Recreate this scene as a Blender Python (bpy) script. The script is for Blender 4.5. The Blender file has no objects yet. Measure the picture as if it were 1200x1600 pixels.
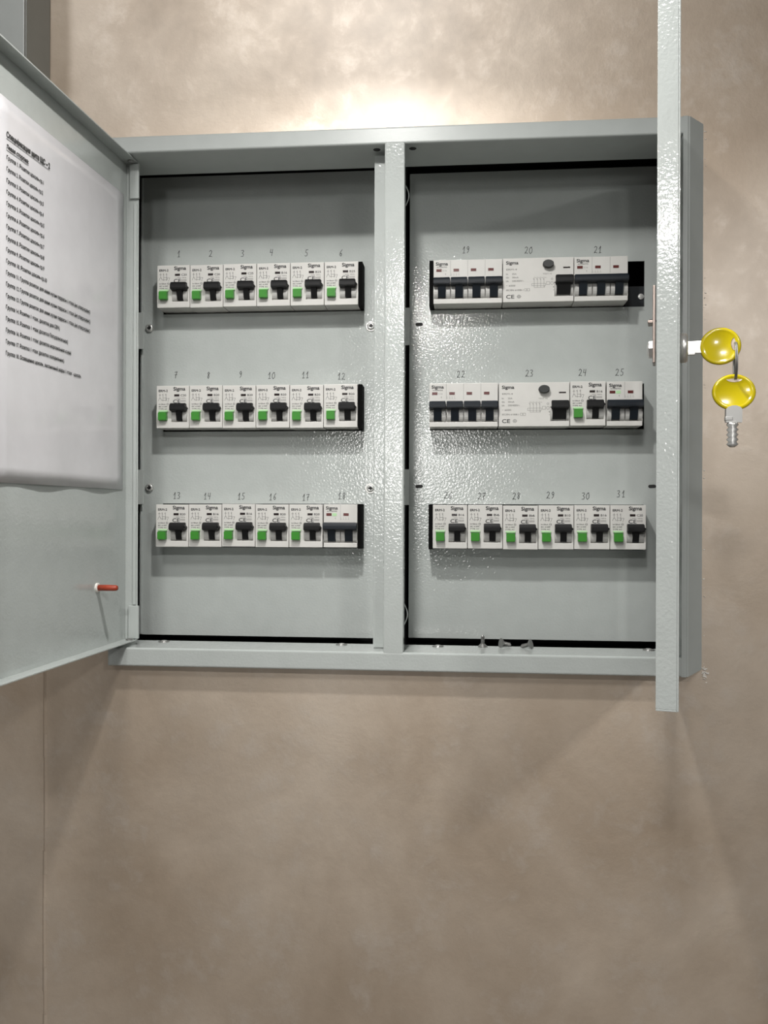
import bpy, bmesh, math, random
from mathutils import Vector, Matrix
random.seed(7)
R = math.radians
SC = bpy.context.scene
COL = SC.collection

# ------------------------------------------------------------------ camera
CAM = Vector((0.0795, -0.8464, 0.0)); FPX = 1389.0; YAW = R(5.332); ROLL = R(0.19)
cd = bpy.data.cameras.new('camera'); cam = bpy.data.objects.new('camera', cd); COL.objects.link(cam)
cd.sensor_fit = 'VERTICAL'; cd.sensor_height = 24.0; cd.lens = 24.0 * FPX / 1600.0
cd.clip_start = 0.01
cam.matrix_world = Matrix.Translation(CAM) @ Matrix.Rotation(YAW, 4, 'Z') @ Matrix.Rotation(R(90), 4, 'X') @ Matrix.Rotation(ROLL, 4, 'Z')
SC.camera = cam

# ------------------------------------------------------------------ world, lamps, exposure
w = bpy.data.worlds.new('world'); SC.world = w; w.use_nodes = True
w.node_tree.nodes['Background'].inputs[0].default_value = (1.0, 0.97, 0.93, 1)
w.node_tree.nodes['Background'].inputs[1].default_value = 0.15
SC.view_settings.view_transform = 'Standard'; SC.view_settings.look = 'None'
SC.view_settings.exposure = -0.85; SC.view_settings.gamma = 1.0; SC.view_settings.use_curve_mapping = False
def lamp(name, loc, sx, sy, power, rot=(0, 0, 0), col=(1.0, 0.98, 0.95), spread=180):
    l = bpy.data.lights.new(name, 'AREA'); l.shape = 'RECTANGLE'; l.size = sx; l.size_y = sy
    l.energy = power; l.color = col; l.spread = R(spread)
    o = bpy.data.objects.new(name, l); COL.objects.link(o); o.location = loc; o.rotation_euler = rot
    return o
# ceiling spots in rows running away from the wall, plus two added fill lamps
lamp('ceiling_or_fill_lamp', (-0.0154, -0.3363, 0.5503), 0.035, 0.035, 6.0, spread=140)
lamp('ceiling_or_fill_lamp', (-0.20, -1.75, 1.55), 0.30, 0.30, 24.0, (R(50), 0, R(-5)))  # unseen high lamp, added for the glow on the upper wall
lamp('ceiling_or_fill_lamp', (-1.05, -1.75, 1.45), 0.30, 0.30, 6.5, (R(50), 0, R(-30)))  # unseen lamp, added to brighten the wall at the upper left
lamp('ceiling_or_fill_lamp', (-0.015, -1.22, 0.50), 0.08, 0.08, 11.0)
lamp('ceiling_or_fill_lamp', (0.72, -1.25, 0.55), 0.12, 0.12, 17.0)
lamp('ceiling_or_fill_lamp', (-0.50, -8.4, 0.55), 0.60, 0.60, 70.0, (R(75), 0, 0))

# ------------------------------------------------------------------ materials
def mat(name, col, rough=0.5, metal=0.0, spec=0.5, coat=0.0, emit=None):
    m = bpy.data.materials.new(name); m.use_nodes = True
    b = m.node_tree.nodes['Principled BSDF']
    b.inputs['Base Color'].default_value = (*col, 1); b.inputs['Roughness'].default_value = rough
    b.inputs['Metallic'].default_value = metal; b.inputs['Specular IOR Level'].default_value = spec
    b.inputs['Coat Weight'].default_value = coat
    # very faint procedural variation so that nothing is perfectly flat
    nt = m.node_tree; tc = nt.nodes.new('ShaderNodeTexCoord'); nz = nt.nodes.new('ShaderNodeTexNoise')
    nz.inputs['Scale'].default_value = 60; nz.inputs['Detail'].default_value = 3
    mx = nt.nodes.new('ShaderNodeMix'); mx.data_type = 'RGBA'; mx.blend_type = 'MULTIPLY'
    mx.inputs[0].default_value = 0.12
    nt.links.new(tc.outputs['Object'], nz.inputs['Vector']); nt.links.new(nz.outputs['Fac'], mx.inputs[7])
    mx.inputs[6].default_value = (*col, 1); nt.links.new(mx.outputs[2], b.inputs['Base Color'])
    return m
def bump(m, scale, strength, dist, detail=1.0):
    nt = m.node_tree; b = nt.nodes['Principled BSDF']
    tc = nt.nodes.new('ShaderNodeTexCoord'); nz = nt.nodes.new('ShaderNodeTexNoise'); bp = nt.nodes.new('ShaderNodeBump')
    nz.inputs['Scale'].default_value = scale; nz.inputs['Detail'].default_value = detail
    bp.inputs['Strength'].default_value = strength; bp.inputs['Distance'].default_value = dist
    nt.links.new(tc.outputs['Object'], nz.inputs['Vector']); nt.links.new(nz.outputs['Fac'], bp.inputs['Height'])
    nt.links.new(bp.outputs['Normal'], b.inputs['Normal'])
    return m
M = {}
M['paint'] = bump(mat('grey_powder_paint', (0.46, 0.49, 0.475), 0.11), 430, 0.42, 0.0004)
M['paint_smooth'] = bump(mat('grey_paint_smooth', (0.46, 0.49, 0.475), 0.33), 420, 0.12, 0.0003)
M['dark_box'] = mat('box_interior_shade', (0.02, 0.02, 0.02), 0.8)  # near-black stands for the shade inside the box and the holes
M['white_plastic'] = mat('off_white_plastic', (0.66, 0.65, 0.62), 0.38)
M['grey_plastic'] = mat('light_grey_plastic', (0.50, 0.495, 0.475), 0.3)
M['black_plastic'] = mat('black_plastic', (0.007, 0.007, 0.0075), 0.5, spec=0.3)
M['navy_plastic'] = mat('dark_navy_plastic', (0.009, 0.013, 0.019), 0.45, spec=0.35)
M['slate'] = mat('slate_plastic', (0.012, 0.015, 0.018), 0.5, spec=0.3)
M['charcoal'] = mat('charcoal_plastic', (0.03, 0.032, 0.032), 0.5)
M['void'] = mat('gap_shade_black', (0.004, 0.004, 0.004), 0.9, spec=0.1)
M['green'] = mat('green_plastic', (0.05, 0.27, 0.03), 0.35)
M['lime'] = mat('pale_green_plastic', (0.45, 0.72, 0.40), 0.4)
M['red_dark'] = mat('dark_red_window', (0.11, 0.02, 0.018), 0.25)
M['black_window'] = mat('black_window', (0.02, 0.012, 0.012), 0.25)
M['ink'] = mat('print_ink', (0.05, 0.05, 0.05), 0.6)
M['ink_soft'] = mat('print_ink_grey', (0.20, 0.20, 0.19), 0.6)
M['pencil'] = mat('pencil', (0.035, 0.035, 0.035), 0.6)
M['steel'] = mat('zinc_steel', (0.72, 0.72, 0.70), 0.30, 0.7)
M['dark_steel'] = mat('dark_steel', (0.32, 0.32, 0.31), 0.35, 0.8)
M['bronze'] = mat('bronze_steel', (0.34, 0.28, 0.25), 0.35, 0.9)
M['yellow'] = mat('yellow_plastic', (0.70, 0.56, 0.004), 0.18, coat=0.5)
M['red'] = mat('red_plastic', (0.34, 0.046, 0.018), 0.4)
M['paper'] = mat('glossy_sleeved_paper', (0.70, 0.69, 0.71), 0.45, coat=0.5)
M['paper'].node_tree.nodes['Principled BSDF'].inputs['Coat Roughness'].default_value = 0.08
M['floor'] = mat('floor_tile', (0.30, 0.28, 0.26), 0.5)
M['ceiling'] = mat('white_ceiling', (0.7, 0.7, 0.68), 0.8)
M['crumb'] = mat('plaster_crumb', (0.80, 0.77, 0.72), 0.7)

def plaster():
    m = bpy.data.materials.new('beige_plaster'); m.use_nodes = True; nt = m.node_tree
    b = nt.nodes['Principled BSDF']; L = nt.links.new
    tc = nt.nodes.new('ShaderNodeTexCoord')
    def noise(s, det, dist=0.0, rough=0.55):
        n = nt.nodes.new('ShaderNodeTexNoise'); n.inputs['Scale'].default_value = s
        n.inputs['Detail'].default_value = det; n.inputs['Distortion'].default_value = dist
        n.inputs['Roughness'].default_value = rough
        L(tc.outputs['Object'], n.inputs['Vector']); return n
    big = noise(5.0, 6, 0.35, 0.6); mid = noise(13, 10, 0.2, 0.72); fine = noise(45, 9, 0.3, 0.7)
    r1 = nt.nodes.new('ShaderNodeValToRGB')
    r1.color_ramp.elements[0].position = 0.33; r1.color_ramp.elements[0].color = (0.46, 0.362, 0.268, 1)
    r1.color_ramp.elements[1].position = 0.68; r1.color_ramp.elements[1].color = (0.66, 0.56, 0.455, 1)
    L(big.outputs['Fac'], r1.inputs['Fac'])
    r2 = nt.nodes.new('ShaderNodeValToRGB')
    r2.color_ramp.elements[0].position = 0.52; r2.color_ramp.elements[0].color = (0, 0, 0, 1)
    r2.color_ramp.elements[1].position = 0.70; r2.color_ramp.elements[1].color = (1, 1, 1, 1)
    av = nt.nodes.new('ShaderNodeMath'); av.operation = 'MULTIPLY_ADD'; av.inputs[1].default_value = 0.45
    sc = nt.nodes.new('ShaderNodeMath'); sc.operation = 'MULTIPLY'; sc.inputs[1].default_value = 0.55
    L(mid.outputs['Fac'], sc.inputs[0]); L(fine.outputs['Fac'], av.inputs[0]); L(sc.outputs[0], av.inputs[2]); L(av.outputs[0], r2.inputs['Fac'])
    mx = nt.nodes.new('ShaderNodeMix'); mx.data_type = 'RGBA'; mx.inputs[7].default_value = (0.80, 0.735, 0.665, 1)
    ml = nt.nodes.new('ShaderNodeMath'); ml.operation = 'MULTIPLY'; ml.inputs[1].default_value = 0.45
    L(r2.outputs['Color'], ml.inputs[0]); L(ml.outputs[0], mx.inputs[0]); L(r1.outputs['Color'], mx.inputs[6])
    L(mx.outputs[2], b.inputs['Base Color'])
    rr = nt.nodes.new('ShaderNodeMapRange'); rr.inputs['From Min'].default_value = 0.35; rr.inputs['From Max'].default_value = 0.65; rr.inputs['To Min'].default_value = 0.60; rr.inputs['To Max'].default_value = 0.45
    L(av.outputs[0], rr.inputs['Value']); L(rr.outputs['Result'], b.inputs['Roughness'])
    ad = nt.nodes.new('ShaderNodeMath'); ad.operation = 'MULTIPLY_ADD'; ad.inputs[1].default_value = 0.35
    L(fine.outputs['Fac'], ad.inputs[0]); L(mid.outputs['Fac'], ad.inputs[2])
    bp = nt.nodes.new('ShaderNodeBump'); bp.inputs['Strength'].default_value = 0.32; bp.inputs['Distance'].default_value = 0.002
    L(ad.outputs[0], bp.inputs['Height']); L(bp.outputs['Normal'], b.inputs['Normal'])
    return m
M['plaster'] = plaster()
pb = M['plaster'].node_tree.nodes['Principled BSDF']
pb.inputs['Metallic'].default_value = 0.60; pb.inputs['Coat Weight'].default_value = 0.6; pb.inputs['Coat Roughness'].default_value = 0.36; pb.inputs['Coat IOR'].default_value = 2.0

# ------------------------------------------------------------------ helpers
def box(bm, x0, x1, y0, y1, z0, z1, bev=0.0, seg=2):
    vs = [bm.verts.new((x, y, z)) for x in (x0, x1) for y in (y0, y1) for z in (z0, z1)]
    fs = [bm.faces.new([vs[i] for i in f]) for f in ((0, 1, 3, 2), (4, 6, 7, 5), (0, 4, 5, 1), (2, 3, 7, 6), (0, 2, 6, 4), (1, 5, 7, 3))]
    bmesh.ops.recalc_face_normals(bm, faces=fs)
    if bev > 0:
        es = list({e for f in fs for e in f.edges})
        bmesh.ops.bevel(bm, geom=es, offset=bev, segments=seg, affect='EDGES', profile=0.6)
    return vs
def prism(bm, pts, x0, x1):
    """extrude a (y,z) outline along x"""
    a = [bm.verts.new((x0, y, z)) for y, z in pts]; b = [bm.verts.new((x1, y, z)) for y, z in pts]
    n = len(pts); fs = [bm.faces.new(a), bm.faces.new(b[::-1])]
    for i in range(n): fs.append(bm.faces.new((a[i], b[i], b[(i + 1) % n], a[(i + 1) % n])))
    bmesh.ops.recalc_face_normals(bm, faces=fs); return fs
def lathe(bm, prof, axis='y', c=(0, 0, 0), n=20):
    """prof: (radius, along) from one end to the other, closed with caps"""
    def P(r, t, a):
        u, v = r * math.cos(a), r * math.sin(a)
        d = {'x': (t, u, v), 'y': (u, t, v), 'z': (u, v, t)}[axis]
        return (d[0] + c[0], d[1] + c[1], d[2] + c[2])
    rings = [[bm.verts.new(P(r, t, 2 * math.pi * k / n)) for k in range(n)] for r, t in prof]
    fs = []
    for i in range(len(rings) - 1):
        for k in range(n):
            fs.append(bm.faces.new((rings[i][k], rings[i][(k + 1) % n], rings[i + 1][(k + 1) % n], rings[i + 1][k])))
    fs.append(bm.faces.new(rings[0])); fs.append(bm.faces.new(rings[-1][::-1]))
    bmesh.ops.recalc_face_normals(bm, faces=fs)
def tube(bm, pts, r, n=8, closed=False):
    pts = [Vector(p) for p in pts]; rings = []; N = len(pts)
    for i, p in enumerate(pts):
        t = (pts[(i + 1) % N] - pts[i - 1]) if closed else (pts[min(i + 1, N - 1)] - pts[max(i - 1, 0)])
        t.normalize(); a = t.orthogonal() if i == 0 else (rings[-1][1] - t * rings[-1][1].dot(t))
        a.normalize(); b = t.cross(a)
        rings.append(([bm.verts.new(p + r * (math.cos(2 * math.pi * k / n) * a + math.sin(2 * math.pi * k / n) * b)) for k in range(n)], a))
    for i in range(N if closed else N - 1):
        A, B = rings[i][0], rings[(i + 1) % N][0]
        for k in range(n): bm.faces.new((A[k], A[(k + 1) % n], B[(k + 1) % n], B[k]))
    if not closed: bm.faces.new(rings[0][0][::-1]); bm.faces.new(rings[-1][0])
def quad(bm, x0, x1, z0, z1, y):
    vs = [bm.verts.new(p) for p in ((x0, y, z0), (x1, y, z0), (x1, y, z1), (x0, y, z1))]
    bm.faces.new(vs)
def stroke(bm, pts, wd, y):
    """flat pen stroke in the xz plane, facing -y"""
    for (ax, az), (bx_, bz) in zip(pts, pts[1:]):
        d = Vector((bx_ - ax, 0, bz - az))
        if d.length < 1e-7: continue
        d.normalize(); n = Vector((-d.z, 0, d.x)) * wd / 2; e = d * wd * 0.3
        a = Vector((ax, y, az)) - e; b = Vector((bx_, y, bz)) + e
        bm.faces.new([bm.verts.new(v) for v in (a - n, b - n, b + n, a + n)])
def mesh_of(bm, m, smooth=False):
    me = bpy.data.meshes.new('m'); bm.to_mesh(me); bm.free(); me.materials.append(M[m])
    if smooth:
        for p in me.polygons: p.use_smooth = True
    return me
def link(name, me, parent=None, loc=(0, 0, 0), rot=(0, 0, 0), label=None, kind=None):
    me.name = name if me.name == 'm' else me.name
    o = bpy.data.objects.new(name, me); COL.objects.link(o); o.location = loc; o.rotation_euler = rot
    if parent: o.parent = parent
    if label: o['label'] = label
    if kind: o['kind'] = kind
    return o
def thing(name, label, cat, loc=(0, 0, 0), rot=(0, 0, 0), group=None):
    o = bpy.data.objects.new(name, None); COL.objects.link(o); o.location = loc; o.rotation_euler = rot
    o.empty_display_size = 0.01; o['label'] = label; o['category'] = cat
    if group: o['group'] = group
    return o
def new(): return bmesh.new()

_tc = {}
def text_geo(s):
    """outline mesh of a string at size 1 in its own xy plane"""
    if s in _tc: return _tc[s]
    c = bpy.data.curves.new('t', 'FONT'); c.body = s; c.size = 1.0; c.resolution_u = 3; c.align_x = 'LEFT'
    o = bpy.data.objects.new('t', c); COL.objects.link(o)
    dg = bpy.context.evaluated_depsgraph_get(); dg.update()
    me = o.evaluated_get(dg).to_mesh()
    V = [(v.co.x, v.co.y) for v in me.vertices]; F = [tuple(p.vertices) for p in me.polygons]
    o.evaluated_get(dg).to_mesh_clear(); bpy.data.objects.remove(o); bpy.data.curves.remove(c)
    wdt = max((v[0] for v in V), default=0)
    _tc[s] = (V, F, wdt); return _tc[s]
def put_text(bm, s, x, z, size, y=-0.00006, width=None, bold=0):
    V, F, wd = text_geo(s); sx = size if width is None else width / max(wd, 1e-6)
    offs = [(0, 0), (.05, 0), (.025, .045), (-.04, -.01), (.02, -.045)][:1 + int(bold * 2)]
    for k, (ox, oz) in enumerate(offs):
        vs = [bm.verts.new((x + a * sx + ox * size, y - k * 1e-6, z + (b + oz) * size)) for a, b in V]
        for f in F:
            try: bm.faces.new([vs[i] for i in f])
            except ValueError: pass

# ------------------------------------------------------------------ the wall
WY = 0.013                      # wall surface; the cabinet frame stands 13 mm proud of it
bm = new()
HX0, HX1, HZ0, HZ1 = -0.2695, 0.2935, -0.1495, 0.3655
WX0, WX1, WZ0, WZ1 = -1.6, 1.6, -1.6, 1.6; WB = 0.0605
box(bm, WX0, HX0, WY, WB, WZ0, WZ1); box(bm, HX1, WX1, WY, WB, WZ0, WZ1)
box(bm, HX0, HX1, WY, WB, HZ1, WZ1); box(bm, HX0, HX1, WY, WB, WZ0, HZ0)
wall = link('wall_back', mesh_of(bm, 'plaster'), kind='structure')
bm = new(); box(bm, WX0, WX1, -4.0, WB, WZ0 - .1, WZ0); link('floor', mesh_of(bm, 'floor'), kind='structure')
bm = new()                      # plaster ridge running down the wall beside the door
for i in range(60):
    z0 = -1.0 + i * 0.0235; wv = 0.0016 + 0.0008 * random.random(); dx = 0.0006 * math.sin(i * 0.7)
    prism_pts = [(-0.3425 - wv + dx, WY), (-0.3425 + dx, WY - 0.0013), (-0.3425 + wv + dx, WY)]
    a = [bm.verts.new((x, y, z0)) for x, y in prism_pts]; b = [bm.verts.new((x, y, z0 + 0.0235)) for x, y in prism_pts]
    bm.faces.new((a[0], a[1], b[1], b[0])); bm.faces.new((a[1], a[2], b[2], b[1]))
link('trim_1', mesh_of(bm, 'plaster'), kind='structure', label='plaster ridge running down the beige wall beside the cabinet')

# ------------------------------------------------------------------ the recessed cabinet
cab = thing('electrical_cabinet', 'light grey recessed twin-door steel electrical cabinet full of circuit breakers', 'electrical cabinet', (0, 0.013, -0.1523))
CO = Vector((0, 0.013, -0.1523))
def part(name, me, parent=None, label=None, loc=(0, 0, 0), rot=(0, 0, 0), kind=None):
    """part of the cabinet given in world coordinates"""
    o = link(name, me, parent or cab, Vector(loc) - (CO if parent is None else Vector((0, 0, 0))), rot, label, kind)
    return o
XL, XR, ZB, ZT = -0.2724, 0.2967, -0.1523, 0.3683
XF = 0.2834                     # right end of the flat front; a sloping skirt runs from there to the wall
IXL, IXR, IZB, IZT = -0.2672, 0.2780, -0.1341, 0.3520
def bar(name, x0, x1, y0, y1, z0, z1, bev=0.0012, m='paint', label=None):
    bm = new(); box(bm, x0, x1, y0, y1, z0, z1, bev); return part(name, mesh_of(bm, m), label=label)
# top and bottom rails carry the soffit and the sill as an L profile
def rail(name, zf0, zf1, flange_up, depth):
    if flange_up: pts = [(0, zf0), (0, zf1), (WY + .012, zf1), (WY + .012, zf0 + .0015), (depth, zf0 + .0015), (depth, zf0)]
    else: pts = [(0, zf1), (0, zf0), (WY + .012, zf0), (WY + .012, zf1 - .0015), (depth, zf1 - .0015), (depth, zf1)]
    bm = new(); prism(bm, pts, XL, XF)
    es = [e for e in bm.edges if all(v.co.y < 0.001 for v in e.verts)]
    bmesh.ops.bevel(bm, geom=es, offset=0.0018, segments=3, affect='EDGES', profile=0.5)
    return part(name, mesh_of(bm, 'paint_smooth' if flange_up else 'paint'))
top_rail = rail('rail', IZT, ZT, True, 0.0580)
bot_rail = rail('rail', ZB, IZB, False, 0.0510)
bar('stile', XL, IXL, 0.0003, 0.0620, ZB + .0005, ZT - .0005, m='paint_smooth')
bm = new()                      # right stile: narrow flat front and sloping skirt
A = [(IXR, .0150), (IXR, -.00003), (XF, -.00003), (0.3000, WY + .0004), (0.2990, .0150)]
zt = [ZT, ZT, ZT, ZT - .0030, ZT - .0030]; zb = [ZB, ZB, ZB, ZB + .0055, ZB + .0055]
lo = [bm.verts.new((x, y, z)) for (x, y), z in zip(A, zb)]; hi = [bm.verts.new((x, y, z)) for (x, y), z in zip(A, zt)]
for k in range(5): bm.faces.new((lo[k], lo[(k + 1) % 5], hi[(k + 1) % 5], hi[k]))
bm.faces.new(lo[::-1]); bm.faces.new(hi); bmesh.ops.recalc_face_normals(bm, faces=bm.faces)
es = [e for e in bm.edges if all(abs(v.co.x - XF) < 1e-6 for v in e.verts)]
bmesh.ops.bevel(bm, geom=es, offset=0.0012, segments=3, affect='EDGES')
part('stile', mesh_of(bm, 'paint_smooth'))
bar('mullion', 0.0, 0.0193, 0.0002, 0.016, IZB - .004, IZT + .004, 0.0015)
bar('door_stop', -0.0118, 0.0005, 0.0195, 0.0285, IZB + .0015, IZT - .003, 0.0008)
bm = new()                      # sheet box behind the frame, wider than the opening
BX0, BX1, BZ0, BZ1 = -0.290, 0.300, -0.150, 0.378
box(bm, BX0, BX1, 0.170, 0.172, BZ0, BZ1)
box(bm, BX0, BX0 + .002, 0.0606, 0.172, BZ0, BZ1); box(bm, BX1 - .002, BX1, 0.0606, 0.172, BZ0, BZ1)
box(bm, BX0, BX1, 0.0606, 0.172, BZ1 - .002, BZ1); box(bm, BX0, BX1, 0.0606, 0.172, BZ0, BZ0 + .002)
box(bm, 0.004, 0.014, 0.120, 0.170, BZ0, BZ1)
box(bm, IXR + .0010, IXR + .0022, 0.0155, 0.0605, IZB - .002, IZT + .001)  # dark plate added to keep the gap beside the right stile black
part('back_box', mesh_of(bm, 'dark_box'), label='sheet steel box behind the cover panels, darkened for the shade in it')

# cover panels with three cut-outs each
YPL, YPR, YBL, YBR = 0.0974, 0.0974, 0.0736, 0.0733
def panel(x0, x1, z0, z1, y, cuts, label):
    bm = new(); xs = sorted({x0, x1} | {c[0] for c in cuts} | {c[1] for c in cuts})
    zs = sorted({z0, z1} | {c[2] for c in cuts} | {c[3] for c in cuts})
    grid = {}
    for i, x in enumerate(xs):
        for j, z in enumerate(zs): grid[i, j] = bm.verts.new((x, y, z))
    fs = []
    for i in range(len(xs) - 1):
        for j in range(len(zs) - 1):
            cx, cz = (xs[i] + xs[i + 1]) / 2, (zs[j] + zs[j + 1]) / 2
            if any(c[0] < cx < c[1] and c[2] < cz < c[3] for c in cuts): continue
            fs.append(bm.faces.new((grid[i, j], grid[i + 1, j], grid[i + 1, j + 1], grid[i, j + 1])))
    r = bmesh.ops.extrude_face_region(bm, geom=fs)
    for v in r['geom']:
        if isinstance(v, bmesh.types.BMVert): v.co.y += 0.0014
    bmesh.ops.recalc_face_normals(bm, faces=bm.faces)
    return part('cover_panel', mesh_of(bm, 'paint'), label=label)
ROWZ_L = (0.2613, 0.1332, 0.0077); ROWZ_R = (0.2606, 0.1334, 0.0077)
panL = panel(-0.2771, -0.0030, -0.1347, 0.3645, YPL, [(-0.2512, -0.0315, z - .0465, z + .0008) for z in ROWZ_L], 'grey cover panel with breakers 1 to 18 and handwritten numbers')
panR = panel(0.0180, 0.2900, -0.1335, 0.3595, YPR, [(0.0400, 0.2621, z - .0465, z + .0008) for z in ROWZ_R], 'grey cover panel with breakers 19 to 31 and handwritten numbers')
PO = -CO                        # children of the panels are given in world coordinates too
def sub(par, name, me, label=None, loc=(0, 0, 0), rot=(0, 0, 0)):
    """sub-part in world coordinates under a part whose own origin is the world origin (minus the cabinet's)"""
    return link(name, me, par, loc, rot, label)
bm = new(); box(bm, -0.2755, -0.2738, YPL - .0022, YPL, -0.1337, 0.3638, 0.0004)
sub(panL, 'folded_lip', mesh_of(bm, 'paint_smooth'))

# fixing screws of the cover panels, slotted holes
def screw_mesh(r, m='steel'):
    bm = new(); lathe(bm, [(r * .30, -.0019), (r * .55, -.0030), (r * .8, -.0025), (r * .97, -.0014), (r, 0)], 'y', n=22)
    me = mesh_of(bm, m, True); return me
def cross_mesh(r):
    bm = new(); box(bm, -r * .5, r * .5, -.00325, -.0024, -r * .1, r * .1); box(bm, -r * .1, r * .1, -.00325, -.0024, -r * .5, r * .5)
    return mesh_of(bm, 'black_plastic')
sm = screw_mesh(0.0047, 'steel'); sm2 = screw_mesh(0.0042, 'steel'); cm = cross_mesh(0.0046)
def ring_mesh(r):
    bm = new(); lathe(bm, [(r, 0), (r, -.0006), (r * .95, -.0009)], 'y', n=24); return mesh_of(bm, 'steel', False)
rm = ring_mesh(0.0056)
for (x, z, mm) in ((-0.2665, 0.2000, sm), (-0.2660, 0.0257, sm), (-0.0232, 0.1982, sm2), (-0.0233, 0.0252, sm2)):
    sub(panL, 'screw', mm, loc=(x, YPL, z)); 
    if mm is sm2: sub(panL, 'washer', rm, loc=(x, YPL, z))
    sub(panL, 'screw_recess', cm, loc=(x + .0004, YPL, z))
def slot_mesh():
    bm = new(); pts = []
    for k in range(12):
        a = 2 * math.pi * k / 12; pts.append((0.0021 * math.cos(a) + (0.0019 if math.cos(a) > 0 else -0.0019), 0.0019 * math.sin(a)))
    bm.faces.new([bm.verts.new((x, -.0001, z)) for x, z in pts]); return mesh_of(bm, 'dark_box')
slm = slot_mesh()
for (x, z) in ((0.0283, 0.1994), (0.0289, 0.0273), (0.2706, 0.1990), (0.2706, 0.0275)):
    sub(panR, 'slotted_hole', slm, loc=(x, YPR, z))

# brackets and wire clips in the dark gaps beside the panels
for z0, z1 in ((0.176, 0.2155), (0.0075, 0.045)):
    bar('bracket', -0.2830, -0.2700, 0.0890, 0.0905, z0, z1, 0.0003, 'paint_smooth')
    bar('bracket', 0.0110, 0.0185, 0.0888, 0.0903, z0, z1, 0.0003, 'paint_smooth')
for zc in (0.3125, -0.101):
    bm = new(); tube(bm, [(0.0178 + 0.0035 * math.sin(math.pi * t / 12), 0.030, zc + 0.0105 - 0.021 * t / 12) for t in range(13)], 0.0006, 6)
    part('wire_clip', mesh_of(bm, 'paint_smooth', True))
# holes in the soffit, rivets on the sill
def disc_mesh(r, h, m):
    bm = new(); lathe(bm, [(r, 0), (r * .9, h), (r * .5, h * 1.15)], 'z', n=18); return mesh_of(bm, m)
hm = disc_mesh(0.0036, -0.0004, 'dark_box'); vm = disc_mesh(0.0060, 0.0007, 'dark_steel'); vm2 = disc_mesh(0.0030, 0.0013, 'steel')
for x in (-0.0088, 0.0261): sub(top_rail, 'hole', hm, loc=(x, 0.0130, IZT))
for x in (-0.2303, -0.046, 0.0511, 0.2568): sub(bot_rail, 'rivet', vm, loc=(x, 0.0430, IZB)); sub(bot_rail, 'rivet_centre', vm2, loc=(x, 0.0430, IZB))

# ------------------------------------------------------------------ doors (local x along the door, -y its inner side)
def door_mesh(x0, x1, th, z0, z1):
    bm = new(); t = 0.0013
    box(bm, x0, x1, th - t, th, z0, z1, 0.0005)
    box(bm, x0, x1, 0, th - t, z1 - t, z1, 0.0003); box(bm, x0, x1, 0, th - t, z0, z0 + t, 0.0003)
    box(bm, x0, x0 + t, 0, th - t, z0 + t, z1 - t, 0.0003); box(bm, x1 - t, x1, 0, th - t, z0 + t, z1 - t, 0.0003)
    return mesh_of(bm, 'paint')
DZ0, DZ1 = -0.1299, 0.3509
HA = R(3.018); TL = 0.0142
LROT = R(90) - HA; LORG = Vector((-0.2516, 0, 0))
doorL = part('door', door_mesh(-0.2335, 0.0225, TL, DZ0, DZ1), label='open door showing its grey inside, a list fixed to it', loc=LORG, rot=(0, 0, LROT))
bm = new(); box(bm, 0.0194, 0.0213, 0.0012, 0.0045, -0.094, 0.309, 0.0005)
link('seal_strip', mesh_of(bm, 'paint_smooth'), doorL)
bm = new(); box(bm, 0.0185, 0.0213, -0.0010, 0.0085, 0.314, 0.3490, 0.0006); link('hinge_plate', mesh_of(bm, 'paint_smooth'), doorL)
bm = new(); box(bm, 0.0185, 0.0213, -0.0022, 0.0085, -0.1280, -0.095, 0.0006); link('hinge_plate', mesh_of(bm, 'paint_smooth'), doorL)
bm = new(); lathe(bm, [(.0032, 0), (.0032, -.0014), (.0018, -.0018)], 'z', (0.013, 0.0045, DZ1 - .0013), 16); link('hinge_pin', mesh_of(bm, 'dark_steel'), doorL)
bm = new(); lathe(bm, [(.0036, 0), (.0036, .0014), (.0018, .0018)], 'z', (0.013, 0.0045, DZ0 + .0013), 16); link('hinge_pin', mesh_of(bm, 'dark_steel'), doorL)
SX, SZ = -0.0405, -0.0720
bm = new(); lathe(bm, [(.0045, TL - .0013), (.0045, TL - .0026), (.0036, TL - .0032)], 'y', (SX, 0, SZ), 18); link('stud_base', mesh_of(bm, 'crumb'), doorL, label='white collar of the red stud')
bm = new(); lathe(bm, [(.0028, TL - .0026), (.0029, TL - .012), (.0027, TL - .0205), (.0018, TL - .0220)], 'y', (SX, 0, SZ), 18); link('stud', mesh_of(bm, 'red', True), doorL, label='red plastic stud')

RANG = R(13.0); RT = 0.0145; RW = 0.2556
e2 = Vector((-math.sin(RANG), -math.cos(RANG), 0))
RORG = Vector((0.2031, -0.2491, 0)) - e2 * RW
RROT = math.atan2(e2.y, e2.x)
doorR = part('door', door_mesh(0.0, RW, RT, DZ0, DZ1), label='open door seen edge-on with keys in its lock', loc=RORG, rot=(0, 0, RROT))
LX, LZ = RW - 0.019, 0.1105
bm = new(); lathe(bm, [(.0098, RT), (.0098, RT + .0036), (.0088, RT + .0048), (.0060, RT + .0050)], 'y', (LX, 0, LZ), 28)
link('lock_bezel', mesh_of(bm, 'steel', True), doorR, label='chrome lock ring')
bm = new(); lathe(bm, [(.0070, RT), (.0070, 0.0), (.0070, -.0005)], 'y', (LX, 0, LZ), 24); link('lock_barrel', mesh_of(bm, 'steel', True), doorR)
bm = new(); box(bm, LX - .007, LX + .007, -.0030, -.0012, LZ - .010, LZ + .042, 0.0004); box(bm, LX - .006, LX + .006, -.0062, -.0012, LZ + .0170, LZ + .0190, 0.0004)
link('lock_cam', mesh_of(bm, 'bronze'), doorR, label='bronze latch cam')
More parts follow.
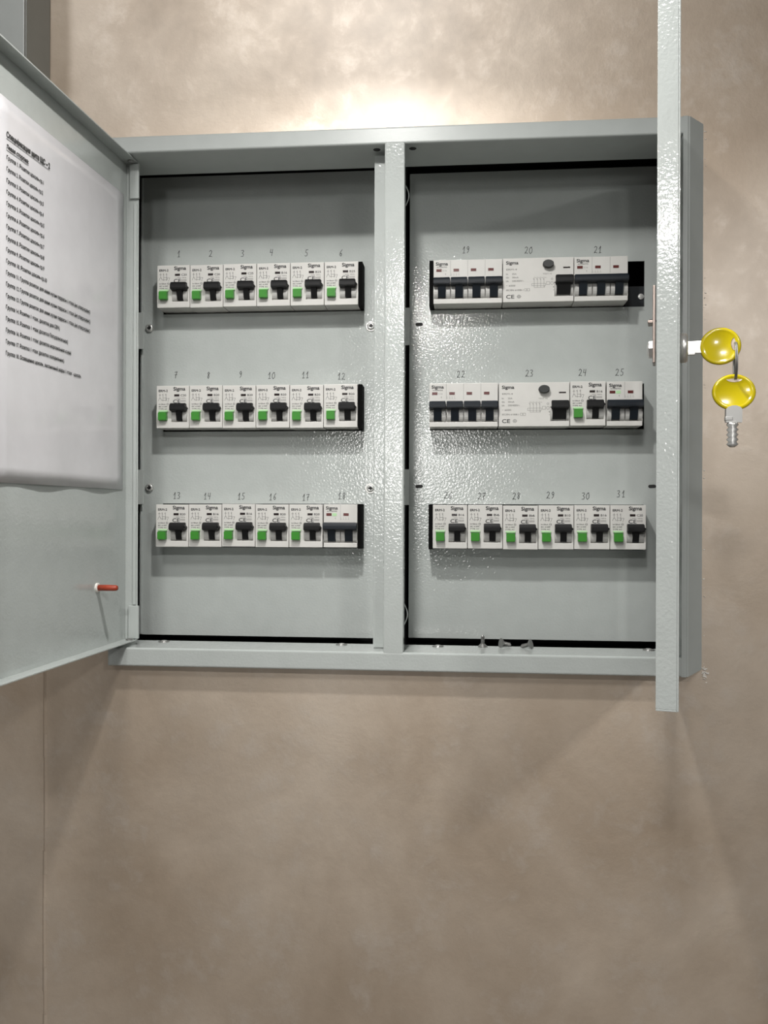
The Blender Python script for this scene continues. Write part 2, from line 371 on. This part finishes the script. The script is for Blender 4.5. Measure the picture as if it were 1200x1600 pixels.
bm = new(); lathe(bm, [(.0062, -.0030), (.0060, -.0055), (.0035, -.0066)], 'y', (LX, 0, LZ), 6); link('cam_nut', mesh_of(bm, 'steel'), doorR)

# ------------------------------------------------------------------ breakers
def body_mesh(wd, recess, m='white_plastic'):
    """nose of a breaker: 45 mm face at y=0, recesses [(x0,x1,z0,z1)] around the levers"""
    bm = new(); g = 0.00028; H = 0.045; D = 0.040; rd = 0.0038
    zs = sorted({0.0, -H} | {r[2] for r in recess} | {r[3] for r in recess})
    zr0, zr1 = recess[0][2], recess[0][3]
    box(bm, g, wd - g, 0, D, zr1, 0, 0.0005); box(bm, g, wd - g, 0, D, -H, zr0, 0.0005)
    xs = [g] + [v for r in recess for v in (r[0], r[1])] + [wd - g]
    for a, b in zip(xs[0::2], xs[1::2]):
        if b - a > 1e-5: box(bm, a, b, 0, D, zr0 - .0003, zr1 + .0003)
    for r in recess: box(bm, r[0], r[1], rd, D, zr0, zr1)
    return mesh_of(bm, m)
def saddle_mesh(spans, z0, z1, m='grey_plastic'):
    """curved lever guides"""
    bm = new(); n = 8; zc = (z0 + z1) / 2; h = (z1 - z0) / 2
    for a, b in spans:
        pts = [(0.0036, z0)] + [(0.0030 - 0.0042 * math.cos((k / n - .5) * math.pi * .95), zc + h * math.sin((k / n - .5) * math.pi) * .98) for k in range(n + 1)] + [(0.0036, z1)]
        prism(bm, pts, a, b)
    return mesh_of(bm, m)
def lever_mesh(caps, stems, zt, zc, zb, m, out=0.0080, nib=False):
    bm = new()
    if nib:
        b = caps[0][1]; zm = (zt + zc) / 2 - .0006
        vs = [bm.verts.new(p) for p in ((b - .0006, -out + .001, zm + .0024), (b - .0006, -out + .001, zm - .0024), (b + .0018, -out + .002, zm - .0004),
                                        (b - .0006, -.0004, zm + .0024), (b - .0006, -.0004, zm - .0024), (b + .0018, -.0004, zm - .0004))]
        for f in ((0, 1, 2), (3, 5, 4), (0, 2, 5, 3), (1, 4, 5, 2), (0, 3, 4, 1)): bm.faces.new([vs[i] for i in f])
    for a, b in caps:
        pts = [(-out, zc + .0006), (-out, zt - .0030), (-out + .0022, zt), (-0.0004, zt + .0002), (-0.0004, zc - .001), (-0.0052, zc - .0004)]
        fs = prism(bm, pts, a, b)
        bmesh.ops.bevel(bm, geom=list({e for f in fs for e in f.edges}), offset=0.0005, segments=2, affect='EDGES')
    for a, b in stems:
        pts = [(-0.0052, zc), (-0.0030, (zc + zb) / 2), (-0.0008, zb), (0.0034, zb), (0.0034, zc)]
        prism(bm, pts, a, b)
    return mesh_of(bm, m)
mm = 0.001
def rect_print(bm, x0, x1, z0, z1, y=-0.00006): quad(bm, x0 * mm, x1 * mm, z0 * mm, z1 * mm, y)
def lines_print(bm, pl, wd=0.22):
    for p in pl: stroke(bm, [(a * mm, b * mm) for a, b in p], wd * mm, -0.00006)
def circ(cx, cz, r, n=10): return [(cx + r * math.cos(2 * math.pi * k / n), cz + r * math.sin(2 * math.pi * k / n)) for k in range(n + 1)]

PRINT = {}
def rcbo_print(rating):
    if rating in PRINT: return PRINT[rating]
    bm = new()
    put_text(bm, 'ERM-2', 2.4 * mm, -6.5 * mm, 3.3 * mm, width=10.0 * mm, bold=2)
    put_text(bm, 'Sigma', 18.6 * mm, -5.1 * mm, 5.2 * mm, width=13.0 * mm, bold=2)
    put_text(bm, rating, 26.4 * mm, -11.4 * mm, 3.1 * mm, width=6.0 * mm, bold=1.0)
    put_text(bm, '~ 230V 50Hz', 19.6 * mm, -14.0 * mm, 1.7 * mm, width=12.6 * mm)
    put_text(bm, 'CE', 18.0 * mm, -18.6 * mm, 5.4 * mm, width=8.0 * mm, bold=1.0)
    put_text(bm, '6000', 26.6 * mm, -16.2 * mm, 1.6 * mm, width=5.6 * mm)
    lines_print(bm, [[(26.6, -16.8), (32.2, -16.8)], [(4.0, -8.2), (4.0, -13.2)], [(2.8, -9.8), (5.2, -9.8)], [(7.4, -8.4), (7.4, -16.4)], [(10.6, -8.4), (10.6, -16.4)],
                     [(6.6, -9.0), (7.4, -10.4)], [(9.8, -9.0), (10.6, -10.4)], [(2.4, -16.0), (3.4, -13.4), (4.8, -13.2), (5.6, -15.4)], [(5.6, -15.4), (11.2, -15.4), (11.2, -13.0), (7.4, -13.0)],
                     [(12.0, -13.4), (14.0, -13.4), (12.6, -17.0)], circ(12.4, -19.6, 1.1), [(11.3, -19.6), (13.5, -19.6)]], .30)
    put_text(bm, 'In=30mA', 2.6 * mm, -20.3 * mm, 1.9 * mm, width=7.6 * mm, bold=1.0)
    put_text(bm, 'IEC 61009', 2.6 * mm, -22.9 * mm, 1.9 * mm, width=9.4 * mm, bold=1.0)
    put_text(bm, 'TYPE AC', 2.6 * mm, -25.4 * mm, 1.9 * mm, width=9.4 * mm, bold=1.0)
    PRINT[rating] = mesh_of(bm, 'ink'); return PRINT[rating]
# shared meshes of the two-module breaker with test button
RB_body = body_mesh(.0360, [(.0166, .0338, -.0385, -.0255)])
RB_sad = saddle_mesh([(.0168, .0222), (.0288, .0336)], -.0383, -.0257)
RB_lev = lever_mesh([(.0166, .0332)], [(.0226, .0284)], -.0192, -.0270, -.0372, 'black_plastic', nib=True)
bm = new(); fs = prism(bm, [(-0.0052, -.0372), (-0.0058, -.0287), (0.0005, -.0285), (0.0005, -.0372)], .0036, .0124)
bmesh.ops.bevel(bm, geom=list(bm.edges), offset=.0005, segments=2, affect='EDGES'); RB_btn = mesh_of(bm, 'green')
bm = new(); box(bm, .0030, .0130, -.0018, .0002, -.0280, -.0262, .0003); RB_btop = mesh_of(bm, 'lime')
bm = new(); box(bm, .0197, .0252, -.0002, .0005, -.0114, -.0091); RB_win = mesh_of(bm, 'black_window')
WORDS = 'zero one two three four five six seven eight nine ten eleven twelve thirteen fourteen fifteen sixteen seventeen eighteen nineteen'.split()
def word(n): return WORDS[n] if n < 20 else ('twenty' if n < 30 else 'thirty') + ('-' + WORDS[n % 10] if n % 10 else '')
GRP = 'circuit breakers on the cover panels'
def dz(): return random.uniform(-.00035, .00035)
def rcbo(num, rating, x, y, z):
    t = thing('circuit_breaker', f'white breaker with green test button and black lever under handwritten number {word(num)}', 'circuit breaker', (x, y, z + dz()), group=GRP)
    link('body', RB_body, t); link('lever_guide', RB_sad, t); link('lever', RB_lev, t, label='black lever')
    b = link('test_button', RB_btn, t, label='green test button'); link('button_top', RB_btop, b)
    link('indicator_window', RB_win, t); link('printing', rcbo_print(rating), t)

_mcb = {}
def mcb_meshes(poles, pitch, joined):
    k = (poles, joined)
    if k in _mcb: return _mcb[k]
    W = poles * pitch; rec = [(.0006 + 0, W - .0006, -.0400, -.0250)]
    body = body_mesh(W, rec)
    bm = new()                  # pole seams
    for p in range(1, poles): box(bm, p * pitch - .00012, p * pitch + .00012, -.00006, .0002, -.0168, -.0004)
    seams = mesh_of(bm, 'ink_soft')
    sp = []
    for p in range(poles):
        a = p * pitch; sp += [(a + .0007, a + .0048), (a + .0130, a + pitch - .0003)]
    sad = saddle_mesh(sp, -.0398, -.0252)
    if joined: caps = [(.0003, W - .0003)]
    else: caps = [(.0004, pitch - .0005)]
    lev = lever_mesh(caps, [(p * pitch + .0049, p * pitch + .0129) for p in range(poles if joined else 1)], -.0190, -.0264, -.0385, 'navy_plastic')
    wins = []
    bm = new(); box(bm, .0031, .0087, -.0002, .0004, -.0120, -.0092); win = mesh_of(bm, 'red_dark')
    bm = new(); box(bm, .0094, .0140, -.0002, .0004, -.0122, -.0092); grn = mesh_of(bm, 'lime')
    bm = new(); put_text(bm, 'Sigma', 2.4 * mm, -5.4 * mm, 4.6 * mm, width=12.6 * mm, bold=2)
    put_text(bm, 'AUTOMATICS', 3.6 * mm, -7.9 * mm, 1.7 * mm, width=10.6 * mm, bold=1.0)
    lines_print(bm, [[(12.8, -13.8), (12.8, -15.6)], [(12.2, -14.6), (12.8, -13.8)]], .2)
    pr = mesh_of(bm, 'ink')
    bm = new()
    for q in range(4):
        lines_print(bm, [[(18.6 + q * 2.6, -13.6), (18.6 + q * 2.6, -15.8)], [(18.0 + q * 2.6, -15.8), (19.4 + q * 2.6, -15.8)]], .18)
    put_text(bm, 'C16', 9.6 * mm, -11.6 * mm, 2.0 * mm, width=4.2 * mm)
    pr2 = mesh_of(bm, 'ink_soft')
    _mcb[k] = (body, seams, sad, lev, win, grn, pr, pr2); return _mcb[k]
def mcb(num, poles, pitch, joined, x, y, z, words, green=True):
    body, seams, sad, lev, win, grn, pr, pr2 = mcb_meshes(poles, pitch, joined)
    t = thing('circuit_breaker', f'white {words} breaker with navy lever{"" if joined else "s"} under handwritten number {word(num)}', 'circuit breaker', (x, y, z + dz()), group=GRP)
    link('body', body, t); link('pole_seams', seams, t); link('lever_guide', sad, t); 
    for p in range(1 if joined else poles): link('lever', lev, t, loc=(p * pitch, 0, 0), label='dark navy lever')
    for p in range(poles): link('indicator_window', win, t, loc=(p * pitch, 0, 0))
    if green: link('status_window', grn, t, label='pale green window')
    link('printing', pr, t); link('fine_printing', pr2, t)
def rcd(num, x, y, z):
    W = .0720
    if 'rcd' not in _mcb:
        body = body_mesh(W, [(.0525, .0712, -.0395, -.0250)])
        sad = saddle_mesh([(.0527, .0545), (.0685, .0710)], -.0393, -.0252)
        lev = lever_mesh([(.0535, .0708)], [(.0546, .0684)], -.0190, -.0272, -.0374, 'black_plastic')
        bm = new(); n = 20
        prof = [(1, 0.0005), (1, -.0042), (.9, -.0050)]
        rings = [[bm.verts.new((.0460 + .0056 * r * math.cos(2 * math.pi * k / n), yy, -.0072 + .0040 * r * math.sin(2 * math.pi * k / n))) for k in range(n)] for r, yy in prof]
        for i in range(2):
            for k in range(n): bm.faces.new((rings[i][k], rings[i][(k + 1) % n], rings[i + 1][(k + 1) % n], rings[i + 1][k]))
        bm.faces.new(rings[-1]); bmesh.ops.recalc_face_normals(bm, faces=bm.faces); btn = mesh_of(bm, 'charcoal')
        bm = new(); box(bm, .0612, .0682, -.0002, .0004, -.0112, -.0098); win = mesh_of(bm, 'black_window')
        bm = new(); put_text(bm, 'Sigma', 3.2 * mm, -6.3 * mm, 4.6 * mm, width=12.6 * mm, bold=2)
        put_text(bm, 'CE', 3.2 * mm, -41.4 * mm, 5.4 * mm, width=8.4 * mm, bold=1.0)
        lines_print(bm, [circ(16.6, -39.4, 1.7, 8), circ(16.6, -39.4, .7, 6), [(14.4, -39.4), (15.0, -39.4)], [(18.2, -39.4), (18.8, -39.4)], [(52.0, -30.5), (51.2, -30.5), (51.2, -29.8), (52.0, -29.8)], [(51.2, -33.2), (52.0, -33.2)]], .35)
        p1 = mesh_of(bm, 'ink')
        bm = new()
        for s, xx, zz, wd in (('ERM-4', 3.4, -12.4, 11), ('In', 3.2, -17.0, 2), ('25A', 9.4, -17.0, 4.6), ('IΔn', 3.2, -20.6, 3), ('30mA', 9.4, -20.6, 6.6), ('Un', 3.2, -24.2, 2.6), ('230/400V~', 9.4, -24.2, 12),
                              ('∼ 6000', 3.2, -29.0, 9.6), ('IEC/EN 61008-1', 3.4, -33.6, 17.4)):
            put_text(bm, s, xx * mm, zz * mm, 2.3 * mm, width=wd * mm, bold=1.0)
        lines_print(bm, [[(22.4, -31.4), (24.4, -31.4), (24.4, -33.8), (22.4, -33.8), (22.4, -31.4)], [(25.0, -31.4), (27.4, -31.4), (27.4, -33.8), (25.0, -33.8), (25.0, -31.4)]], .3)
        put_text(bm, 'TEST N', 40.5 * mm, -17.2 * mm, 1.9 * mm, width=9 * mm)
        D = [[(29.5, -26.4), (43.5, -26.4), (43.5, -28.6), (29.5, -28.6), (29.5, -26.4)], [(32, -30.4), (42.5, -30.4), (42.5, -28.6)], [(44.4, -24.6), (47.6, -24.6), (47.6, -27.6), (44.4, -27.6), (44.4, -24.6)], circ(50, -26.2, 1.5, 8), circ(50, -22.0, 1.0, 6)]
        for q in range(4): D += [[(32 + q * 3.3, -19.6), (32 + q * 3.3, -30.4)], [(31 + q * 3.3, -21.0), (32 + q * 3.3, -23.0)], [(33 + q * 3.3, -20.4), (34.2 + q * 3.3, -20.4)]]
        lines_print(bm, D, .3)
        p2 = mesh_of(bm, 'ink_soft')
        _mcb['rcd'] = (body, sad, lev, btn, win, p1, p2)
    body, sad, lev, btn, win, p1, p2 = _mcb['rcd']
    t = thing('circuit_breaker', f'wide white residual current device with round black button under handwritten number {word(num)}', 'circuit breaker', (x, y, z + dz()), group=GRP)
    link('body', body, t); link('lever_guide', sad, t); link('lever', lev, t, label='black lever'); link('test_button', btn, t, label='black oval test button')
    link('indicator_window', win, t); link('printing', p1, t); link('fine_printing', p2, t)

X0L = -0.2500
ratL = [['C20', 'C20', 'C25', 'B16', 'B25', 'B25'], ['C20', 'B20', 'B20', 'B20', 'B20', 'B20'], ['B20', 'B16', 'B16', 'B20', 'B20']]
n = 1
for r in range(3):
    for i, rt in enumerate(ratL[r]):
        rcbo(n, rt, X0L - .0006 * r * 0.5 + .0360 * i, YBL, ROWZ_L[r] - (.0006 if n in (13, 14) else 0)); n += 1
mcb(18, 2, .0180, True, X0L + .1800, YBL, ROWZ_L[2], 'two-pole')
mcb(19, 4, .01775, False, 0.0440, YBR, ROWZ_R[0], 'four-pole', False)
rcd(20, 0.1152, YBR, ROWZ_R[0]); mcb(21, 3, .0180, True, 0.1873, YBR, ROWZ_R[0], 'three-pole', False)
mcb(22, 4, .01775, False, 0.0401, YBR, ROWZ_R[1], 'four-pole', False)
rcd(23, 0.1114, YBR, ROWZ_R[1]); rcbo(24, 'B16', 0.1836, YBR, ROWZ_R[1])
mcb(25, 2, .0180, True, 0.2202, YBR, ROWZ_R[1], 'two-pole')
for i, rt in enumerate(['B16', 'B6', 'B6', 'B10', 'B16', 'C20']):
    rcbo(26 + i, rt, 0.0441 + .0360 * i, YBR, ROWZ_R[2] - (.0009 if i == 2 else 0))
for zz in ROWZ_L:  # black strips put in as the shade of the cut-out gaps at row ends
    bar('gap_shade_strip', -0.0341, -0.0302, 0.0765, 0.099, zz - .0462, zz + .0004, 0, 'void')
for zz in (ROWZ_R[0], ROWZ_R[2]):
    bar('gap_shade_strip', 0.0398, 0.0439, 0.0765, 0.099, zz - .0462, zz + .0004, 0, 'void')
# dark slate end block beside breaker 21
bm = new(); box(bm, 0.2430, 0.2650, 0.1000, 0.1250, 0.2130, 0.2360, 0.0004)
eb = part('rail_end_block', mesh_of(bm, 'slate'), label='dark slate block in the open end of the cut-out')
bm = new(); lathe(bm, [(.0032, 0), (.0030, -.0008), (.0012, -.0010)], 'y', n=14); 
link('screw', mesh_of(bm, 'steel'), eb, (0.2590, 0.0998, 0.2250))

# handwritten numbers on the panels
DIG = {'0': [[(.5, 1), (.15, .7), (.15, .25), (.45, 0), (.8, .25), (.8, .7), (.5, 1), (.75, .98)]], '1': [[(.25, .55), (.62, 1), (.55, 0)], [(.3, 0), (.85, .03)]],
       '2': [[(.12, .8), (.4, 1), (.75, .85), (.65, .5), (.15, .02), (.45, .1), (.9, 0)]], '3': [[(.15, .95), (.6, 1), (.75, .8), (.4, .55), (.78, .35), (.65, .05), (.15, .05)]],
       '4': [[(.25, 1), (.15, .5), (.75, .5)], [(.72, 1), (.6, 0)]], '5': [[(.85, 1), (.35, .98), (.3, .6), (.7, .5), (.72, .15), (.4, 0), (.12, .1)]],
       '6': [[(.75, 1), (.3, .6), (.2, .2), (.45, 0), (.7, .2), (.55, .45), (.25, .35)]], '7': [[(.12, .9), (.75, 1), (.45, .5), (.4, 0)], [(.2, .5), (.75, .55)]],
       '8': [[(.75, .8), (.45, 1), (.25, .8), (.65, .35), (.5, 0), (.25, .2), (.4, .5), (.75, .8)]], '9': [[(.7, .7), (.45, .5), (.22, .75), (.5, 1), (.72, .8), (.65, .3), (.35, 0)]]}
def number(par, n, x, z, y):
    s = str(n); h = 0.0070; wdt = 0.0042; bm = new()
    for k, c in enumerate(s):
        ox = x + (k - len(s) / 2) * wdt * 1.08 + random.uniform(-.0002, .0002); oz = z - h / 2 + random.uniform(-.0003, .0003)
        for st in DIG[c]: stroke(bm, [(ox + a * wdt + .12 * b * wdt, oz + b * h) for a, b in st], 0.00058, y - .00008)
    sub(par, 'handwritten_number', mesh_of(bm, 'pencil'))
def pix(u, v, Y):
    """point on the plane y=Y seen at a pixel of the photograph"""
    a, b = (u - 600) / FPX, (800 - v) / FPX; c, s = math.cos(-ROLL), math.sin(-ROLL)
    x, z = c * a + s * b, -s * a + c * b; c, s = math.cos(YAW), math.sin(YAW)
    d = Vector((c * x - s, s * x + c, z)); return CAM + d * ((Y - CAM.y) / d.y)
NUM = [(279, 397), (329, 396), (379, 396), (424, 395), (479, 395), (533, 395), (275, 586), (326, 586), (376, 585), (424, 587), (477, 586), (533, 588),
       (276, 774), (324, 775), (377, 775), (426, 776), (478, 777), (534, 775)]
for i, (u, v) in enumerate(NUM): p = pix(u, v, YPL); number(panL, i + 1, p.x, p.z, YPL)
NUM = [(728, 390), (826, 391), (934, 390), (720, 585), (827, 583), (910, 582), (968, 582), (700, 774), (753, 775), (807, 775), (860, 774), (915, 775), (970, 772)]
for i, (u, v) in enumerate(NUM): p = pix(u, v, YPR); number(panR, i + 19, p.x, p.z, YPR)

# ------------------------------------------------------------------ the list on the left door
paper = thing('printed_list', 'white printed group list in a glossy sleeve fixed inside the open door', 'paper sheet', LORG + Vector((0, 0, 0.022)), (0, 0, LROT))
PZ0, PZ1, PX0, PX1 = 0.0215, 0.3165, -0.2075, 0.0140
bm = new(); ny, nx = 24, 14; yb_ = TL - .0013
def py(x, z):
    t = (z - PZ0) / (PZ1 - PZ0); f = (PX1 - x) / (PX1 - PX0)
    return yb_ - 0.0006 - 0.0020 * max(0, 1 - t * 3) * math.sin(f * 7) ** 2 - 0.0008 * f
g = [[bm.verts.new((PX0 + (PX1 - PX0) * i / nx, py(PX0 + (PX1 - PX0) * i / nx, PZ0 + (PZ1 - PZ0) * j / ny), PZ0 + (PZ1 - PZ0) * j / ny - .022)) for j in range(ny + 1)] for i in range(nx + 1)]
fs = [bm.faces.new((g[i][j], g[i + 1][j], g[i + 1][j + 1], g[i][j + 1])) for i in range(nx) for j in range(ny)]
r_ = bmesh.ops.extrude_face_region(bm, geom=fs)
for v in r_['geom']:
    if isinstance(v, bmesh.types.BMVert): v.co.y += 0.0003
bmesh.ops.recalc_face_normals(bm, faces=bm.faces)
link('sheet', mesh_of(bm, 'paper', True), paper)
def door_px(u, v):
    """pixel of the photograph to (x,z) on the left door's inner sheet"""
    a, b = (u - 600) / FPX, (800 - v) / FPX; c, s = math.cos(-ROLL), math.sin(-ROLL)
    x, z = c * a + s * b, -s * a + c * b; c, s = math.cos(YAW), math.sin(YAW)
    d = Vector((c * x - s, s * x + c, z)); nrm = Vector((math.cos(HA), -math.sin(HA), 0)); p0 = LORG - nrm * (yb_ - .0015)
    q = CAM + d * (nrm.dot(p0 - CAM) / nrm.dot(d)); e = Vector((math.sin(HA), math.cos(HA), 0))
    return (q - LORG).dot(e), q.z
LINES = ['Группа %d. Розетки цоколь-гр.%d' % (k, k) for k in range(1, 11)]
LINES += ['Группа %d. Группа розеток для мини кухни террасы 1 этаж (не утверждено)' % k for k in (11, 12, 13)]
LINES += ['Группа 14. Розетки 1 этаж. (розетка для СВЧ)', 'Группа 15. Розетка 1 этаж (розетка Посудомоечная)', 'Группа 16. Розетка 1 этаж (розетка морозильная комн)',
          'Группа 17. Розетка 1 этаж (розетка холодильник)', 'Группа 18. Освещение цоколь, лестничный марш 1 этаж - цоколь.']
ENDS = [(68, 286), (67, 301), (68, 318), (68, 335), (69, 352), (69, 369), (69, 385), (69, 402), (69, 418), (73, 437), (141, 486), (141, 502), (141, 518), (93, 511), (106, 534), (111, 552), (100, 563), (127, 587)]
STX = [10 - k * .08 for k in range(18)]
bm = new()
def pline(s, u0, v0, u1, size, bold=1.0):
    x0, z0 = door_px(u0, v0); x1, _ = door_px(u1, v0)
    yy = min(py(x0, z0), py(x1, z0)) - .00025
    put_text(bm, s, x0, z0 - .022 - size * .35, size, y=yy, width=x1 - x0, bold=bold); return x0, z0, x1, yy
T1 = 'Специоикация щита ЩС – 2'     # the font's letter ef does not fill, so it is an o plus a drawn stem
xa, za, xb, yy = pline(T1, 10, 209, 78, .0062, 2); kx = (xb - xa) / text_geo(T1)[2]
ex = xa + kx * (text_geo('Специ')[2] + text_geo('Специо')[2] + .04) / 2
stroke(bm, [(ex, za - .022 - .0036), (ex, za - .022 + .0026)], .0006, yy); stroke(bm, [(xa, za - .022 - .0036), (xb, za - .022 - .0036)], .0004, yy)
xa, za, xb, yy = pline('Левая сторона:', 10, 228, 44.5, .0048, 2); stroke(bm, [(xa, za - .022 - .0030), (xb, za - .022 - .0030)], .0004, yy)
for k, s in enumerate(LINES): pline(s, STX[k], 245 + k * (551 - 245) / 17.0, ENDS[k][0], .0044)
link('printing', mesh_of(bm, 'ink'), paper)

# ------------------------------------------------------------------ keys
KROT = RROT
e3 = Vector((-math.sin(RROT), math.cos(RROT), 0))      # door-local +y (outward)
lock_w = RORG + e2 * LX + Vector((0, 0, LZ))
def key_head(bm, rx, rz, c, hole, hr, th=0.0016, bite=None):
    """flat round plastic grip in the local y-z plane with a raised rim, a hole and a waist"""
    N = 40; cy, cz = c
    def ring(f, x, inner=False):
        out = []
        for k in range(N):
            a = 2 * math.pi * k / N
            out.append(bm.verts.new((x, cy + rx * f * math.cos(a), cz + rz * f * math.sin(a))))
        return out
    def hring(x): return [bm.verts.new((x, hole[0] + hr[0] * math.cos(2 * math.pi * k / N), hole[1] + hr[1] * math.sin(2 * math.pi * k / N))) for k in range(N)]
    prof = [(1.0, 0), (.96, th * .8), (.88, th), (.80, th * .8), (.72, th * .55)]
    for sgn in (1, -1):
        rs = [ring(f, sgn * (x + 1e-6)) for f, x in prof]
        for i in range(len(rs) - 1):
            for k in range(N): bm.faces.new((rs[i][k], rs[i][(k + 1) % N], rs[i + 1][(k + 1) % N], rs[i + 1][k]))
        bm.faces.new(rs[-1])
    bmesh.ops.remove_doubles(bm, verts=bm.verts, dist=4e-6); bmesh.ops.recalc_face_normals(bm, faces=bm.faces)
# key sitting in the lock: local y outward, z up
k1 = thing('key', 'yellow-headed key pushed into the lock of the cabinet door', 'key', lock_w + e3 * (RT + .0048), (0, 0, KROT))
bm = new(); box(bm, -.0012, .0012, -.004, .0095, -.0042, .0042, .0005); box(bm, -.0016, .0016, .0002, .0046, -.0050, -.0030, .0003)
link('shank', mesh_of(bm, 'steel'), k1, label='bare metal shank')
bm = new(); key_head(bm, .0130, .0124, (.0205, 0), (0, 0), (1, 1)); h1 = link('head', mesh_of(bm, 'yellow', True), k1, label='yellow plastic grip')
def slot(par, cy, cz, ry, rz):
    bm = new(); N = 20
    for sgn in (1, -1):
        o = [bm.verts.new((sgn * .00125, cy + ry * 1.25 * math.cos(2 * math.pi * k / N), cz + rz * 1.2 * math.sin(2 * math.pi * k / N))) for k in range(N)]
        i_ = [bm.verts.new((sgn * .00105, cy + ry * math.cos(2 * math.pi * k / N), cz + rz * math.sin(2 * math.pi * k / N))) for k in range(N)]
        for k in range(N): bm.faces.new((o[k], o[(k + 1) % N], i_[(k + 1) % N], i_[k]))
        bm.faces.new(i_)
    link('ring_hole', mesh_of(bm, 'plaster'), par)
slot(h1, .0292, .0010, .0017, .0034)
hole1 = lock_w + e3 * (RT + .0048 + .0292) + Vector((0, 0, .0010))
# split ring, seen nearly edge-on
RR = .0122
rc = hole1 + Vector((0.0006, -0.0005, -RR + .001))
ring = thing('key_ring', 'thin wire ring joining the two yellow-headed keys', 'key ring', rc)
bm = new(); ang = R(80)
for off in (-.0005, .0005):
    tube(bm, [(math.cos(ang) * RR * .55 * math.sin(2 * math.pi * k / 36) + off, math.sin(ang) * RR * .55 * math.sin(2 * math.pi * k / 36), RR * math.cos(2 * math.pi * k / 36)) for k in range(36)], .0005, 7, True)
link('wire', mesh_of(bm, 'dark_steel', True), ring)
# hanging key
c2 = rc + Vector((-0.0010, 0, -RR - .0085))
k2 = thing('key', 'yellow-headed key hanging free from the wire ring', 'key', c2, (0, 0, R(88)))
bm = new(); key_head(bm, .0140, .0120, (0, 0), (0, 0), (1, 1)); h2 = link('head', mesh_of(bm, 'yellow', True), k2, label='yellow plastic grip')
slot(h2, 0, .0086, .0040, .0017)
bm = new(); prism(bm, [(-.0050, -.0200), (-.0050, -.0112), (-.0036, -.0096), (-.0012, -.0088), (.0014, -.0088), (.0038, -.0096), (.0052, -.0112), (.0052, -.0200)], -.0018, .0018); box(bm, -.0020, .0020, .0010, .0056, -.0186, -.0160, .0004); link('shank', mesh_of(bm, 'steel'), k2, label='bare metal shank')
bm = new(); lathe(bm, [(.0030, -.0198)] + [((.0038 if k % 2 == 0 else .0025), -.0215 - .0016 * k) for k in range(9)] + [(.0016, -.0362)], 'z', (0, .0008, 0), 14)
link('bit', mesh_of(bm, 'steel', True), k2, label='ribbed metal bit')

# ------------------------------------------------------------------ three loose screws on the sill
def loose_screw(x, y, rot, lab, dzv):
    t = thing('screw', lab, 'screw', (x, y, IZB + dzv), rot, 'loose screws on the cabinet sill')
    bm = new(); lathe(bm, [(.0048, 0), (.0048, .0006), (.0024, .0030)], 'z', n=18); link('head', mesh_of(bm, 'dark_steel', False), t)
    bm = new(); prof = [(.0022, .0028)]
    for k in range(7): z = .0034 + k * .0011; prof += [(.0021, z), (.0015, z + .0005)]
    prof += [(.0005, .0118)]
    lathe(bm, prof, 'z', n=12); link('thread', mesh_of(bm, 'dark_steel', False), t)
loose_screw(0.0955, 0.0450, (0, 0, 0), 'loose countersunk screw standing on its head, point up, on the sill', 0.0)
loose_screw(0.1130, 0.0440, (0, R(103), R(20)), 'loose screw lying tilted between the two other screws on the sill', 0.0045)
loose_screw(0.1430, 0.0390, (0, R(-107), R(-25)), 'loose screw lying beside the tilted one, furthest from the mullion', 0.0045)

# ------------------------------------------------------------------ second grey cabinet on the wall, behind the open door
oc = thing('wall_cabinet', 'grey metal cabinet on the wall beyond the open list door', 'wall cabinet', (-0.484, WY, 0.28))
bm = new(); box(bm, -0.16, 0.1445, -0.049, 0, 0, 0.30, 0.0012); link('body', mesh_of(bm, 'paint_smooth'), oc)
bm = new(); box(bm, -0.158, 0.1440, -0.052, -0.049, 0.002, 0.298, 0.001); link('door', mesh_of(bm, 'paint_smooth'), oc)

# ------------------------------------------------------------------ plaster crumbs along the frame
bm = new()
def crumb(x, z, s):
    vs = [bm.verts.new((x + s * random.uniform(-1, 1), WY - s * random.uniform(.1, .7), z + s * random.uniform(-.5, .5))) for _ in range(7)]
    bmesh.ops.convex_hull(bm, input=vs)
for i in range(70):
    crumb(random.uniform(XL + .01, XF), ZB - random.uniform(.0002, .0016), random.uniform(.0006, .0018))
for i in range(34): crumb(.3005 + abs(random.gauss(.001, .0016)), ZB + random.gauss(.003, .0045), random.uniform(.0008, .0022))
for i in range(40): crumb(random.uniform(XL, XF), ZT + random.uniform(.0003, .0014), random.uniform(.0005, .0014))
for i in range(40): crumb(.3005 + random.uniform(.0003, .0016), random.uniform(ZB, ZT), random.uniform(.0005, .0013))
bmesh.ops.delete(bm, geom=[v for v in bm.verts if not v.link_faces], context='VERTS')
link('plaster_crumbs', mesh_of(bm, 'crumb'), wall, kind='stuff', label='pale plaster crumbs along the outer edge of the grey frame')
